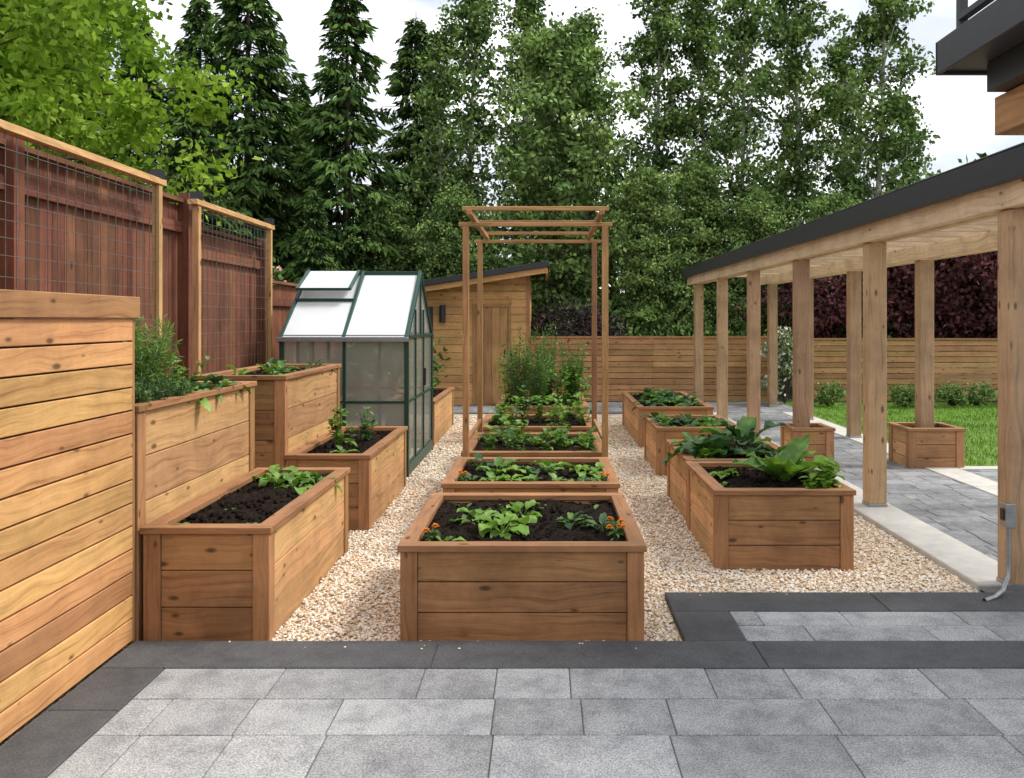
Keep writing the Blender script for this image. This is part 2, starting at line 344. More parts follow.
def raised_bed(b,rows,name='raised_garden_bed',mid=True,cap=.085,soildrop=.045):
    x0,x1,y0,y1,z1=b; e=empty(name); m=MB(); zb=-.034; P=.085; T=.03; ct=.034
    zt=z1-ct-.002
    for x in (x0,x1-P):
        for y in (y0,y1-P):
            m.box(x,x+P,y,y+P,zb,zt,2,2)
    h=(zt-zb-.0)/rows
    for i in range(rows):
        a=zb+i*h+.0025; c=zb+(i+1)*h-.0025
        j=random.uniform(0,.004)
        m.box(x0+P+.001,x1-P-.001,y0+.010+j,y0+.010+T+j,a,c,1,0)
        m.box(x0+P+.001,x1-P-.001,y1-.010-T,y1-.010-j,a,c,0,0)
        m.box(x0+.010+j,x0+.010+T+j,y0+P+.001,y1-P-.001,a,c,0,1)
        m.box(x1-.010-T-j,x1-.010-j,y0+P+.001,y1-P-.001,a,c,0,1)
    o=.012
    m.box(x0-o,x1+o,y0-o,y0+cap-o,zt+.002,z1,2,0); m.box(x0-o,x1+o,y1-cap+o,y1+o,zt+.002,z1,2,0)
    m.box(x0-o,x0+cap-o,y0+cap-o+.002,y1-cap+o-.002,zt+.002,z1-.001,2,1); m.box(x1-cap+o,x1+o,y0+cap-o+.002,y1-cap+o-.002,zt+.002,z1-.001,2,1)
    m.box(x0+.045,x0+.055,y0+.06,y1-.06,zb,zt-.002,0,1); m.box(x1-.055,x1-.045,y0+.06,y1-.06,zb,zt-.002,0,1)
    m.box(x0+.06,x1-.06,y0+.045,y0+.055,zb,zt-.002,0,0); m.box(x0+.06,x1-.06,y1-.055,y1-.045,zb,zt-.002,0,0)
    m.build('frame',[M_ced,M_cedShade,M_trim],e,.0035,2)
    soil(x0+.05,x1-.05,y0+.05,y1-.05,z1-soildrop,e,random.random()*50)
    return e
for i,b in enumerate(beds): raised_bed(b,3)
for b in tall: raised_bed(b,5,'tall_planter_box')
for b in ((2.68,3.13,8.98,9.45,.43),(3.93,4.53,8.96,9.5,.43)): raised_bed(b,3,'wooden_planter_box',cap=.07)

# ------------------------------------------------------------ left slatted wall
e=empty('slatted_wood_wall'); m=MB()
nb=14; H=1.605; h=H/nb
for i in range(nb):
    z0=.004+i*h
    j=random.uniform(0,.003)
    m.box(-2.075+j,-2.05+j,-2.0,4.125,z0+.004,z0+h-.004,0,1)
    m.box(-2.60,-2.08,4.10+j,4.125+j-.002,z0+.004,z0+h-.004,0,0)
m.box(-2.075,-2.05,4.127,4.15,0,H,1,2)
m.box(-2.60,-2.082,-2.0,4.095,0,H-.01,2,1)
m.box(-2.64,-2.03,-2.0,4.165,H+.004,H+.11,1,1)
m.build('boards',[M_wall,M_trim,M_blk],e,.003)

# ------------------------------------------------------------ back fences
def slat_fence(x0,x1,Y,H,nb):
    e=empty('horizontal_slat_fence'); m=MB(); h=H/nb
    for i in range(nb):
        x=x0
        while x<x1-.01:
            xe=min(x+2.4,x1); j=random.uniform(0,.004)
            m.box(x+.002,xe-.002,Y+j,Y+.022+j,i*h+.006,(i+1)*h-.006,0,0); x=xe
    m.box(x0,x1,Y-.03,Y+.08,H+.002,H+.04,1,0)
    for x in np.arange(x0+.05,x1,1.2): m.box(x,x+.09,Y+.03,Y+.12,0,H,1,2)
    m.build('slats',[M_fen,M_trim],e)
slat_fence(-.28,4.55,16.3,1.24,11); slat_fence(5.25,13.5,16.4,1.2,11)

# ------------------------------------------------------------ red fence + wire trellis
e=empty('red_board_fence'); m=MB(); X=-3.25
y=-1.0
while y<13.5:
    w=.14; zt=2.62 if y<7.35 else (2.42 if y<9.3 else 2.02)
    zt+=random.uniform(-.012,.006)
    m.box(X,X+.02,y+.002,y+w-.004,-.05,zt,0,2)
    y+=w
for y,zt in ((.6,2.72),(3.0,2.72),(4.9,2.72),(7.3,2.72),(9.3,2.52),(11.2,2.12)):
    m.box(X+.022,X+.115,y,y+.1,-.05,zt,0,2)
for a,b,z in ((-1,7.3,2.62),(7.4,9.3,2.42),(9.4,13.4,2.02)):
    m.box(X-.03,X+.075,a,b,z+.012,z+.045,0,1); m.box(X+.022,X+.06,a,b,z-.25,z-.16,0,1)
m.build('boards',[M_red],e)
def wire_panel(X,y0,y1,z0,z1):
    e=empty('wire_mesh_trellis'); m=MB()
    for y in (y0,y1-.055): m.box(X-.03,X+.025,y,y+.055,-.05,z1-.002,0,2)
    m.box(X-.05,X+.035,y0-.05,y1+.05,z1,z1+.045,0,1)
    for y in (y0,y1-.055): m.box(X-.045,X+.04,y-.012,y+.067,z1+.047,z1+.115,1,2)
    a=y0+.06
    while a<y1-.06: m.box(X-.0035,X+.0005,a,a+.004,z0,z1,2,2); a+=.10
    z=z0
    while z<z1: m.box(X+.001,X+.005,y0+.056,y1-.056,z,z+.004,2,1); z+=.10 if z>1.9 else .12
    m.build('panel',[M_ced,M_blk,M_wire],e)
wire_panel(-3.03,4.0,6.52,1.0,2.66); wire_panel(-3.03,1.2,3.9,1.0,2.66); wire_panel(-3.03,7.2,9.15,1.0,2.60)

# ------------------------------------------------------------ greenhouse
def glassmat(name,c,tr,rough,tl_=.35):
    m,nt,ns,ls,P=newmat(name); P.inputs['Roughness'].default_value=rough
    tc=node(ns,'ShaderNodeTexCoord'); n=node(ns,'ShaderNodeTexNoise',i_Scale=3.0,i_Detail=4.0); ls.new(tc.outputs['Object'],n.inputs[0])
    r=ramp(ns,[(.3,tuple(v*.88 for v in c)),(.7,c)]); ls.new(n.outputs[0],r.inputs[0]); ls.new(r.outputs[0],P.inputs['Base Color'])
    tl=node(ns,'ShaderNodeBsdfTranslucent'); tl.inputs[0].default_value=(.85,.88,.86,1)
    t=node(ns,'ShaderNodeBsdfTransparent'); t.inputs[0].default_value=(.88,.93,.90,1)
    m1=node(ns,'ShaderNodeMixShader'); m1.inputs[0].default_value=tl_; ls.new(P.outputs[0],m1.inputs[1]); ls.new(tl.outputs[0],m1.inputs[2])
    m2=node(ns,'ShaderNodeMixShader'); m2.inputs[0].default_value=tr; ls.new(m1.outputs[0],m2.inputs[1]); ls.new(t.outputs[0],m2.inputs[2]); ls.new(m2.outputs[0],ns['Material Output'].inputs[0])
    return m
M_poly=glassmat('polycarbonate_roof',(.88,.90,.92),.0,.2,.15); M_pane=glassmat('polycarbonate_wall',(.50,.50,.44),.52,.06,.2)
e=empty('greenhouse'); m=MB()
x0,x1,y0,y1,ze,zr=-2.72,-1.43,8.58,10.42,1.42,2.13; ym=(y0+y1)/2; t=.045
for x in (x0,x1):
    for y in (y0,y1): m.beam((x,y,-.03),(x,y,ze),t,t,0,(0,1,0))
    m.beam((x,ym,ze),(x,ym,zr),t*.7,t*.7,0,(0,1,0))
    m.beam((x,y0-.05,ze-.04),(x,ym,zr),t,t*1.1,0); m.beam((x,y1+.05,ze-.04),(x,ym,zr),t,t*1.1,0)
    m.beam((x,y0,ze),(x,y1,ze),t*.8,t*.8,0); m.beam((x,y0,.05),(x,y1,.05),t,.12,0)
    for z in (.75,): m.beam((x,y0,z),(x,y1,z),t*.6,t*.6,0)
    for k in (.3,.62): m.beam((x,y0+(y1-y0)*k,0),(x,y0+(y1-y0)*k,ze+.3),t*.7,t*.7,0,(0,1,0))
for y in (y0,y1):
    m.beam((x0,y,ze),(x1,y,ze),t*1.2,t*1.2,0); m.beam((x0,y,.05),(x1,y,.05),t,.12,0); m.beam((x0,y,.75),(x1,y,.75),t*.6,t*.6,0)
    m.beam(((x0+x1)/2,y,0),((x0+x1)/2,y,ze),t*.7,t*.7,0,(0,1,0))
m.beam((x0-.02,ym,zr),(x1+.02,ym,zr),t*1.2,t*1.2,0)
for k in (0,.5,1):
    xx=x0+(x1-x0)*k
    for ys in (y0-.05,y1+.05): m.beam((xx,ys,ze-.015),(xx,ym,zr+.025),.035,.03,0)
m.beam((x0-.03,y0-.06,ze-.02),(x1+.03,y0-.06,ze-.02),.05,.045,3)
sl=(zr-ze)/(ym-y0+.05)
def rz(y): return ze-.03+(y-(y0-.05))*sl+.03
m.beam((x0+.64,ym-.45,rz(ym-.45)+.02),(x0,ym-.45,rz(ym-.45)+.02),.035,.03,0)
m.build('frame',[M_green,M_green,M_green,M_alu],e,.003)
m=MB()
for xa,xb in ((x0+.02,(x0+x1)/2-.02),((x0+x1)/2+.02,x1-.02)):
    m.add([[xa,y0-.04,rz(y0-.04)],[xb,y0-.04,rz(y0-.04)],[xb,ym-.02,rz(ym-.02)],[xa,ym-.02,rz(ym-.02)]],[[0,1,2,3]],0)
    m.add([[xa,y1+.04,rz(y0-.04)],[xb,y1+.04,rz(y0-.04)],[xb,ym+.02,rz(ym-.02)],[xa,ym+.02,rz(ym-.02)]],[[3,2,1,0]],0)
va,vb=x0+.03,x0+.60; z1_=rz(ym-.03)+.05
ya=ym-.50; za=rz(ym-.5)+.17
m.add([[va,ya,za],[vb,ya,za],[vb,ym-.03,z1_],[va,ym-.03,z1_]],[[0,1,2,3]],0)
for x in (x0,x1): 
    m.add([[x,y0+.02,.1],[x,y1-.02,.1],[x,y1-.02,ze],[x,ym,zr-.02],[x,y0+.02,ze]],[[0,1,2,3,4]],1)
for y in (y0,y1): m.add([[x0+.02,y,.1],[x1-.02,y,.1],[x1-.02,y,ze-.02],[x0+.02,y,ze-.02]],[[0,1,2,3]],1)
m.build('glazing',[M_poly,M_pane],e)
m=MB()
for a,b in (((va,ya,za),(vb,ya,za)),((va,ya,za),(va,ym-.03,z1_)),((vb,ya,za),(vb,ym-.03,z1_))): m.beam(a,b,.03,.03,0)
m.box(x1+.03,x1+.06,y0+.95,y0+.99,.85,1.05,1)
for z in (.72,1.1): 
    for k in range(4): m.box(x0+.1,x1-.15,y1-.6+k*.13,y1-.5+k*.13,z,z+.02,2,0)
for k in range(3): m.box(x0+.1+k*.13,x0+.2+k*.13,y0+.15,y1-.65,.72,.74,2,1)
for x in (x0+.12,x1-.2): m.box(x,x+.04,y1-.62,y1-.58,0,1.1,2,2)
for k in range(4): m.tube([(x0+.25+k*.22,y1-.45,.745),(x0+.25+k*.22,y1-.45,.87)],[.05,.065],12,3,True,True)
m.box(x0+.14,x0+.44,y0+.3,y0+.75,.745,.79,1)
m.build('vent_and_fittings',[M_green,M_blk,M_post,plain('terracotta',(.42,.17,.09),.8)],e)

# ------------------------------------------------------------ shed
e=empty('garden_shed'); m=MB(); Y=15.55; xa,xb=-3.9,-.30
def top(x): return 2.50+(x-xb)*.155
nb=18; h=.142
for i in range(nb):
    z0=i*h
    z1c=min(z0+h-.005,top(xb)-.02)
    xl=max(xa,xb+(z1c-2.50)/.155)
    if xl>xb-.05: break
    dx0,dx1=PX(476,Y)-.06,PX(508,Y)+.06
    j=random.uniform(0,.004)
    if z0<1.86: segs=[(xl,dx0),(dx1,xb)]
    else: segs=[(xl,xb)]
    for s0,s1 in segs: m.box(s0,s1,Y-.02+j,Y+.01+j,z0+.003,z1c,0,0)
    m.box(xb-.02-j,xb+.01-j,Y+.012,Y+2.4,z0+.003,z1c,0,1)
m.add([[xa,Y+.02,0],[xb-.03,Y+.02,0],[xb-.03,Y+.02,top(xb)-.03],[xa,Y+.02,top(xa)-.03]],[[0,1,2,3]],0)
m.box(xb-.05,xb+.018,Y-.028,Y-.0215,0,top(xb)-.03,1,2)
m.box(xa,xa+.03,Y+.02,Y+2.4,0,top(xa)-.03,0,1); m.box(xa,xb,Y+2.38,Y+2.4,0,top(xa)-.03,0,0)
m.build('walls',[M_shed,M_trim],e)
m=MB(); d0,d1=PX(476,Y),PX(508,Y)
for k in range(4): m.box(d0+k*(d1-d0)/4+.003,d0+(k+1)*(d1-d0)/4-.003,Y-.012,Y+.01,.03,1.84,0,2)
m.box(d0-.06,d0-.004,Y-.035,Y,0,1.90,1,2); m.box(d1+.004,d1+.06,Y-.035,Y,0,1.90,1,2); m.box(d0-.003,d1+.003,Y-.035,Y,1.845,1.90,1,0)
m.box(d1-.07,d1-.05,Y-.05,Y-.013,.9,1.05,2)
xl=PX(443,Y); m.box(xl-.05,xl+.05,Y-.05,Y-.024,1.55,1.88,2); m.tube([(xl,Y-.11,1.55),(xl,Y-.11,1.86)],.055,10,2,True,True)
xl=PX(429,Y); m.box(xl-.09,xl+.08,Y-.04,Y-.024,1.05,1.85,2)
m.build('door_and_fittings',[M_trim,M_trim,M_blk],e,.003)
m=MB(); xo=PX(549,Y)
m.beam((xa-.3,Y+1.0,top(xa-.3)+.06),(xo,Y+1.0,top(xo)+.06),3.2,.10,0)
m.build('roof',[M_blk],e,.004)
m=MB(); m.beam((xa-.3,Y-.5,top(xa-.3)-.045),(xo-.03,Y-.5,top(xo-.03)-.045),.04,.10,0)
m.beam((xo-.04,Y-.45,top(xo)-.06),(xo-.04,Y+2.4,top(xo)-.06),.04,.10,0)
for x in np.arange(-3.6,0,.6): m.beam((x,Y-.47,top(x)-.05),(x,Y+2.3,top(x)-.05),.05,.09,0)
m.build('rafters',[M_shed],e)

# ------------------------------------------------------------ garden arch (trellis)
e=empty('garden_arch_trellis'); m=MB()
for y,xl,xr in ((6.98,-.665,.505),(8.50,-.665,.505)):
    for x in (xl,xr): m.box(x-.026,x+.026,y-.026,y+.026,-.03,2.385,0,2)
    m.box(xl-.06,xr+.06,y-.02,y+.02,2.387,2.42,0,0)
for x in (-.60,.45): m.box(x-.02,x+.02,6.55,8.6,2.432,2.47,0,1)
for y in (6.62,7.55,8.52): m.box(-.66,.51,y-.02,y+.02,2.472,2.505,0,0)
for z in (.55,):
    for x in (-.665,.505): m.box(x-.015,x+.015,7.012,8.468,z,z+.04,0,1)
m.build('frame',[M_trim],e,.003)

# ------------------------------------------------------------ pergola
e=empty('pergola'); m=MB(); ys=[5.0,7.15,9.2,11.3,13.3,15.35]; dz=-.035
for i,y in enumerate(ys):
    m.box(2.765,2.915,y-.075,y+.075,.03,2.295+dz,0,2)
    m.box(4.13,4.28,y-.075,y+.075,.03,2.30+dz,0,2)
m.build('posts',[M_post],e,.005)
m=MB()
for i,y in enumerate(ys):
    for x in (2.84,4.205): m.box(x-.08,x+.08,y-.08,y+.08,-.03,.032,0,2)
m.build('post_bases',[M_alu],e,.003)
m=MB()
m.box(2.73,2.80,4.5,15.95,2.30+dz,2.45+dz,0,1); m.box(2.88,2.94,4.5,15.95,2.30+dz,2.45+dz,0,1)
m.box(4.09,4.13-.002,4.5,15.95,2.30+dz,2.45+dz,0,1); m.box(4.29,4.34,4.5,15.95,2.30+dz,2.45+dz,0,1)
y=4.6
while y<16: m.box(2.72,4.62,y-.02,y+.02,2.452+dz,2.56+dz,0,0); y+=.51
for x in np.arange(2.95,4.6,.42): m.box(x,x+.035,4.55,15.9,2.562+dz,2.585+dz,0,1)
m.build('beams_and_rafters',[M_raft],e,.003)
m=MB(); m.box(2.66,2.715,4.45,16.0,2.44+dz,2.61+dz,0,1); m.box(4.63,4.68,4.45,16.0,2.44+dz,2.61+dz,0,1); m.box(2.716,4.629,15.97,16.02,2.44+dz,2.61+dz,0,0)
m.box(2.66,2.80,4.5,15.98,2.612+dz,2.625+dz,0,1)
m.build('fascia',[M_dark],e,.004)
m=MB()
m.box(2.70,2.76,4.86,4.93,.38,.52,0); m.tube([(2.73,4.89,.38),(2.73,4.89,.18),(2.715,4.87,.09),(2.66,4.82,.03),(2.58,4.76,.012),(2.5,4.72,.004)],.014,8,0)
m.box(2.692,2.699,4.875,4.915,.42,.49,1)
m.build('electrical_box',[M_alu,M_blk],e,.003)

# ------------------------------------------------------------ house
e=empty('house'); m=MB()
m.box(2.39,6,3.0,5.0,3.10,3.24,0,1); m.box(2.365,2.388,3.0,5.02,3.08,3.28,0,1); m.box(2.365,6,5.002,5.03,3.08,3.28,0,0)
m.box(2.58,2.74,3.0,4.85,2.93,3.098,0,1)
for x in (2.45,3.6,4.8,6.0): m.box(x,x+.05,4.9,4.95,3.24,4.2,0,2)
for y in (3.8,): m.box(2.43,2.48,y,y+.05,3.24,4.2,0,2)
m.box(2.42,6,4.89,4.96,4.2,4.25,0,0); m.box(2.42,2.49,3.0,4.888,4.2,4.25,0,1); m.box(2.43,2.48,3.0,4.888,3.36,3.40,0,1)
m.build('deck_and_railing',[M_dark],e,.004)
m=MB(); m.box(2.68,2.86,3.0,4.95,2.70,2.925,0,1); m.build('deck_beam',[M_trim],e,.004)
m=MB()
m.box(-7,9,-5.0,-4.4,-.05,3.2,0,0)  # unseen wall behind the camera, added to block sky light on front faces
for z in np.arange(0,3.1,.2): m.box(-7,9,-4.4,-4.385,z,z+.19,0,0)
m.box(-1,2.2,-4.385,-4.36,0,2.3,1); m.box(4,6.5,-4.385,-4.36,.9,2.2,1); m.box(-7.4,9.4,-5.4,-3.9,3.2,3.35,2)
m.build('walls',[plain('unseen_wall_siding',(.3,.3,.29),.7),M_blk,M_dark],e)

# ------------------------------------------------------------ plants
def add_leaf(mb,base,az,elev,L,W,droop,mat,nseg=6,ruf=.1,rnd=random):
    ca,sa=math.cos(az),math.sin(az); sd=(-sa,ca); V=[]; r=0;z=0
    for i in range(nseg+1):
        t=i/nseg; a=elev-droop*t
        if i: r+=math.cos(a)*L/nseg; z+=math.sin(a)*L/nseg
        w=W*.5*(math.sin(PI*min(1,t*.93+.05)**.75)**.8) if 0<t<1 else W*.02
        up=w*.35; n1=rnd.uniform(-1,1)*W*ruf; n2=rnd.uniform(-1,1)*W*ruf
        cx=base[0]+ca*r; cy=base[1]+sa*r; cz=base[2]+z
        nx,nz=-math.sin(a),math.cos(a)
        for s,nn in ((1,n1),(.5,0),(0,0),(-.5,0),(-1,n2)):
            u=up*abs(s)+nn
            V.append((cx+sd[0]*w*s+ca*nx*u,cy+sd[1]*w*s+sa*nx*u,cz+nz*u))
    Fc=[[i*5+j,i*5+j+1,(i+1)*5+j+1,(i+1)*5+j] for i in range(nseg) for j in range(4)]
    mb.add(V,Fc,mat,None,True)
VS=1.0
def rosette(name,x,y,z,n,L,W,mats,elev=(.4,1.3),droop=1.0,stem=0.0,k_=None,ruf=.12):
    q_=k_ or VS; L*=q_;W*=q_;stem*=q_; n=int(n*1.15)
    m=MB()
    for i in range(n):
        az=i*2.4+random.uniform(-.5,.5); k=i/n; el=elev[0]+(elev[1]-elev[0])*k+random.uniform(-.2,.2)
        s=random.uniform(.55,1.15)*(1-.3*k); b=(random.uniform(-.012,.012),random.uniform(-.012,.012),-.02)
        if stem>0:
            q=(b[0]+math.cos(az)*math.cos(el)*stem*s,b[1]+math.sin(az)*math.cos(el)*stem*s,b[2]+math.sin(el)*stem*s)
            m.tube([b,q],[.005,.003],5,0); b=q
        add_leaf(m,b,az,el-.15,L*s,W*s,droop*random.uniform(.6,1.3),random.choice([0,0,1]),8,ruf)
    o=m.build(name,mats); o.location=(x,y,z); return o
def bushy(name,x,y,z,h,r,ns,nl,L,W,mats,lean=.3,droop=.5):
    m=MB(); L*=1.1;W*=1.15
    for i in range(ns):
        az=random.uniform(0,6.28); rr=r*math.sqrt(random.random()); tip=Vector((math.cos(az)*rr,math.sin(az)*rr,h*random.uniform(.6,1.05)*(1-.25*rr/max(r,.01))))
        b=Vector((tip.x*.25,tip.y*.25,-.02)); mid=(b+tip)/2+Vector((tip.x*lean*.3,tip.y*lean*.3,.0))
        m.tube([b,mid,tip],[.004,.003,.0015],4,0)
        for k in range(nl):
            t=random.uniform(.2,1); p=b*(1-t)**2+mid*2*t*(1-t)+tip*t*t
            add_leaf(m,p,random.uniform(0,6.28),random.uniform(0,.9),L*random.uniform(.6,1.2),W*random.uniform(.7,1.2),random.uniform(0,droop*2),random.choice([0,1]),3,.08)
    o=m.build(name,mats); o.location=(x,y,z); return o
def feathery(name,x,y,z,h,r,n,mats,lw=.006,ll=.035):
    m=MB(); ns=int(40*r/.2)+12
    tips=[]
    for i in range(ns):
        az=random.uniform(0,6.28); rr=r*math.sqrt(random.random()); tip=np.array([math.cos(az)*rr,math.sin(az)*rr,h*random.uniform(.55,1.05)])
        b=tip*np.array([.2,.2,0]); m.tube([tuple(b),tuple((b+tip)/2*[1.1,1.1,1.1]),tuple(tip)],[.003,.002,.001],3,0); tips.append((b,tip))
    T=rng.integers(0,ns,n); t=rng.uniform(.15,1.02,n)[:,None]; B=np.array([a for a,_ in tips])[T]; E=np.array([a for _,a in tips])[T]
    C=B*(1-t)+E*t+rng.normal(0,.008,(n,3)); D=rng.normal(size=(n,3))+[0,0,.6]
    m.leaves(C,D,rng.uniform(.6,1.3,n)*ll,lw,rng.integers(0,2,n),rng)
    o=m.build(name,mats); o.location=(x,y,z); return o
def marigold(x,y,z):
    m=MB()
    for i in range(22): add_leaf(m,(0,0,random.uniform(0,.05)),random.uniform(0,6.28),random.uniform(.2,1.2),.055,.018,.8,0,3)
    for i in range(random.choice([2,3])):
        a=random.uniform(0,6.28); c=(math.cos(a)*.035,math.sin(a)*.035,.07+random.uniform(-.01,.02)); m.tube([(0,0,-.01),c],.003,5,0)
        for ring,(el,L) in enumerate(((.1,.024),(.5,.020),(1.0,.016))):
            for k in range(9): add_leaf(m,c,k*.7+ring*.3,el,L,.014,.3,1,2)
    o=m.build('marigold_flower',[L_herb,M_orange]); o.location=(x,y,z)
V1=[L_veg,L_veg2]; V2=[L_vegd,L_veg]; V3=[L_veg2,L_veg2]
LV='leafy_vegetable_plant'
s=.43
rosette(LV,-.24,4.62,s,11,.15,.13,V3,(.2,1.2),1.2,.10)
rosette(LV,-.38,4.80,s,9,.14,.10,V1,(.2,1.2),1.2,.09)
rosette(LV,-.14,4.95,s,8,.14,.10,V1,(.2,1.2),1.2,.08)
rosette(LV,.15,4.8,s,8,.13,.06,V2,(.3,1.2),.9,.05)
rosette(LV,.32,4.68,s,8,.13,.06,V2,(.3,1.2),.9,.05)
rosette(LV,-.53,4.42,s,6,.09,.045,V1,(.3,1.2),.8,.03)
for x,y in ((-.02,5.18),(-.5,5.15),(.3,5.1),(-.3,5.25)): rosette(LV,x,y,s,5,.06,.035,V2,(.3,1.2),.8,.03)
for px,py in ((-.60,4.40),(.38,4.42),(.39,4.55)): marigold(px,py,s)
for k in range(7):
    x=-.55+k*.16; rosette(LV,x+random.uniform(-.05,.05),6.02+random.uniform(-.12,.1),s,random.randint(5,9),random.uniform(.09,.15),.075,random.choice([V1,V3,V2]),(.3,1.2),.9,.06)
for k in range(6): rosette(LV,-.54+k*.19+random.uniform(-.05,.05),6.42+random.uniform(-.12,.14),s,8,random.uniform(.1,.18),.09,random.choice([V1,V2,V3]),(.4,1.2),.9,.09)
marigold(-.58,5.90,s);marigold(.42,5.90,s)
for k in range(6): bushy(LV,-.53+k*.18+random.uniform(-.04,.04),7.35+random.uniform(-.1,.12),s,.18+.18*random.random(),.10,5,7,.07,.045,random.choice([V1,V2]))
for k in range(5): rosette(LV,-.52+k*.23+random.uniform(-.04,.04),7.9+random.uniform(-.15,.15),s,8,random.uniform(.12,.2),.09,random.choice([V1,V2]),(.5,1.3),.8,.10)
bushy(LV,.1,7.8,s,.48,.12,6,9,.08,.05,V1); bushy(LV,-.35,8.0,s,.42,.1,5,8,.08,.05,V2)
for k in range(7): bushy(LV,-.55+k*.165,9.25+random.uniform(-.25,.4),s,.25+.3*random.random(),.14,6,9,.08,.05,random.choice([V1,V2,V3]))
for k in range(9): bushy('herb_plant',-.53+k*.13,11.3+random.uniform(-.2,.7),s,.45+.55*random.random(),.22,10,13,.085,.038,random.choice([[L_herb,L_veg],[L_herb,L_vegd],V1]))
for x,y,h in ((-.36,11.2,1.0),(.02,12.1,1.1),(.38,11.8,.85),(-.1,11.3,.8)): feathery('herb_plant',x,y,s,h,.22,1400,[L_herb,L_veg],.014,.065)
s=.45
rosette('broad_leaf_vegetable_plant',1.70,5.92,s,13,.46,.23,V1,(.7,1.45),.6,.08,ruf=.17)
rosette('broad_leaf_vegetable_plant',1.42,6.95,s,13,.27,.21,V2,(.4,1.35),.9,.16,ruf=.16)
rosette('broad_leaf_vegetable_plant',1.70,7.15,s,13,.32,.22,V2,(.5,1.4),.9,.22,ruf=.16)
rosette(LV,1.90,6.85,s,10,.22,.15,V2,(.4,1.35),.9,.11)
bushy(LV,1.90,5.60,s,.19,.13,12,9,.065,.055,V3)
bushy(LV,1.84,5.50,s,.14,.11,9,8,.065,.055,V3)
rosette(LV,1.32,6.1,s,10,.16,.10,V3,(.3,1.3),.9,.05)
rosette(LV,1.24,5.75,s,6,.06,.04,V3,(.3,1.3),.9,.03)
for x,y in ((1.27,7.1),(1.3,7.4),(1.3,6.8)): rosette(LV,x,y,s,10,.18,.13,V1,(.3,1.3),.9,.09)
for k in range(10): rosette(LV,1.3+(k%3)*.28+random.uniform(-.04,.04),8.85+(k//3)*.25,s,9,.15,.10,random.choice([V1,V2]),(.3,1.3),.9,.06)
for k in range(18): rosette(LV,random.uniform(1.32,2.0),random.uniform(10.8,12.7),s,9,.20,.12,random.choice([V1,V2,V2]),(.3,1.3),.9,.10)
s=.52
for x,y in ((-1.60,5.3),(-1.75,5.45),(-1.50,5.5),(-1.66,5.62),(-1.85,5.6)): rosette(LV,x,y,s,10,.13,.075,V1,(.3,1.3),.9,.08)
for k in range(6): rosette(LV,-1.92+k*.09,4.33,s-.01,7,.08,.045,V1,(.3,1.0),.7,.04)
rosette(LV,-1.8,4.75,s,6,.06,.03,V1,(.2,.9),.9,.02)
bushy(LV,-1.72,7.05,s,.40,.13,8,9,.08,.045,V1)
bushy(LV,-1.58,7.4,s,.30,.12,7,9,.07,.04,V2)
rosette(LV,-1.62,6.7,s,9,.14,.06,V1,(.3,1.3),.9,.05)
for k in range(6): bushy(LV,random.uniform(-1.9,-1.6),10.9+k*.33,s,.32,.16,6,8,.09,.05,V1)
s=1.13
feathery('rosemary_plant',-2.27,4.68,s,.46,.19,4600,[L_herb,L_veg2],.006,.055)
feathery('thyme_plant',-2.16,4.42,s,.15,.18,2600,[L_herb,L_vegd],.008,.025)
feathery('thyme_plant',-2.14,4.75,s,.12,.14,1600,[L_herb,L_vegd],.008,.025)
for x,y in ((-2.17,5.0),(-2.17,5.25),(-2.3,5.1),(-2.16,5.5),(-2.28,5.5),(-2.4,5.3)): rosette(LV,x,y,s,11,.15,.075,random.choice([V1,V2]),(.3,1.3),1.1,.10)
bushy('herb_plant',-2.3,5.2,s,.28,.2,10,9,.05,.03,V1)
bushy('herb_plant',-2.5,4.9,s,.42,.2,12,10,.07,.03,V1)
for k in range(7): rosette(LV,random.uniform(-2.55,-2.15),6.7+k*.18,s,8,.15,.065,random.choice([V1,V2]),(.3,1.3),.9,.08)
for k in range(4): bushy('potted_seedling_plant',-2.47+k*.22,9.97,.87,.25,.1,4,6,.08,.04,V2)

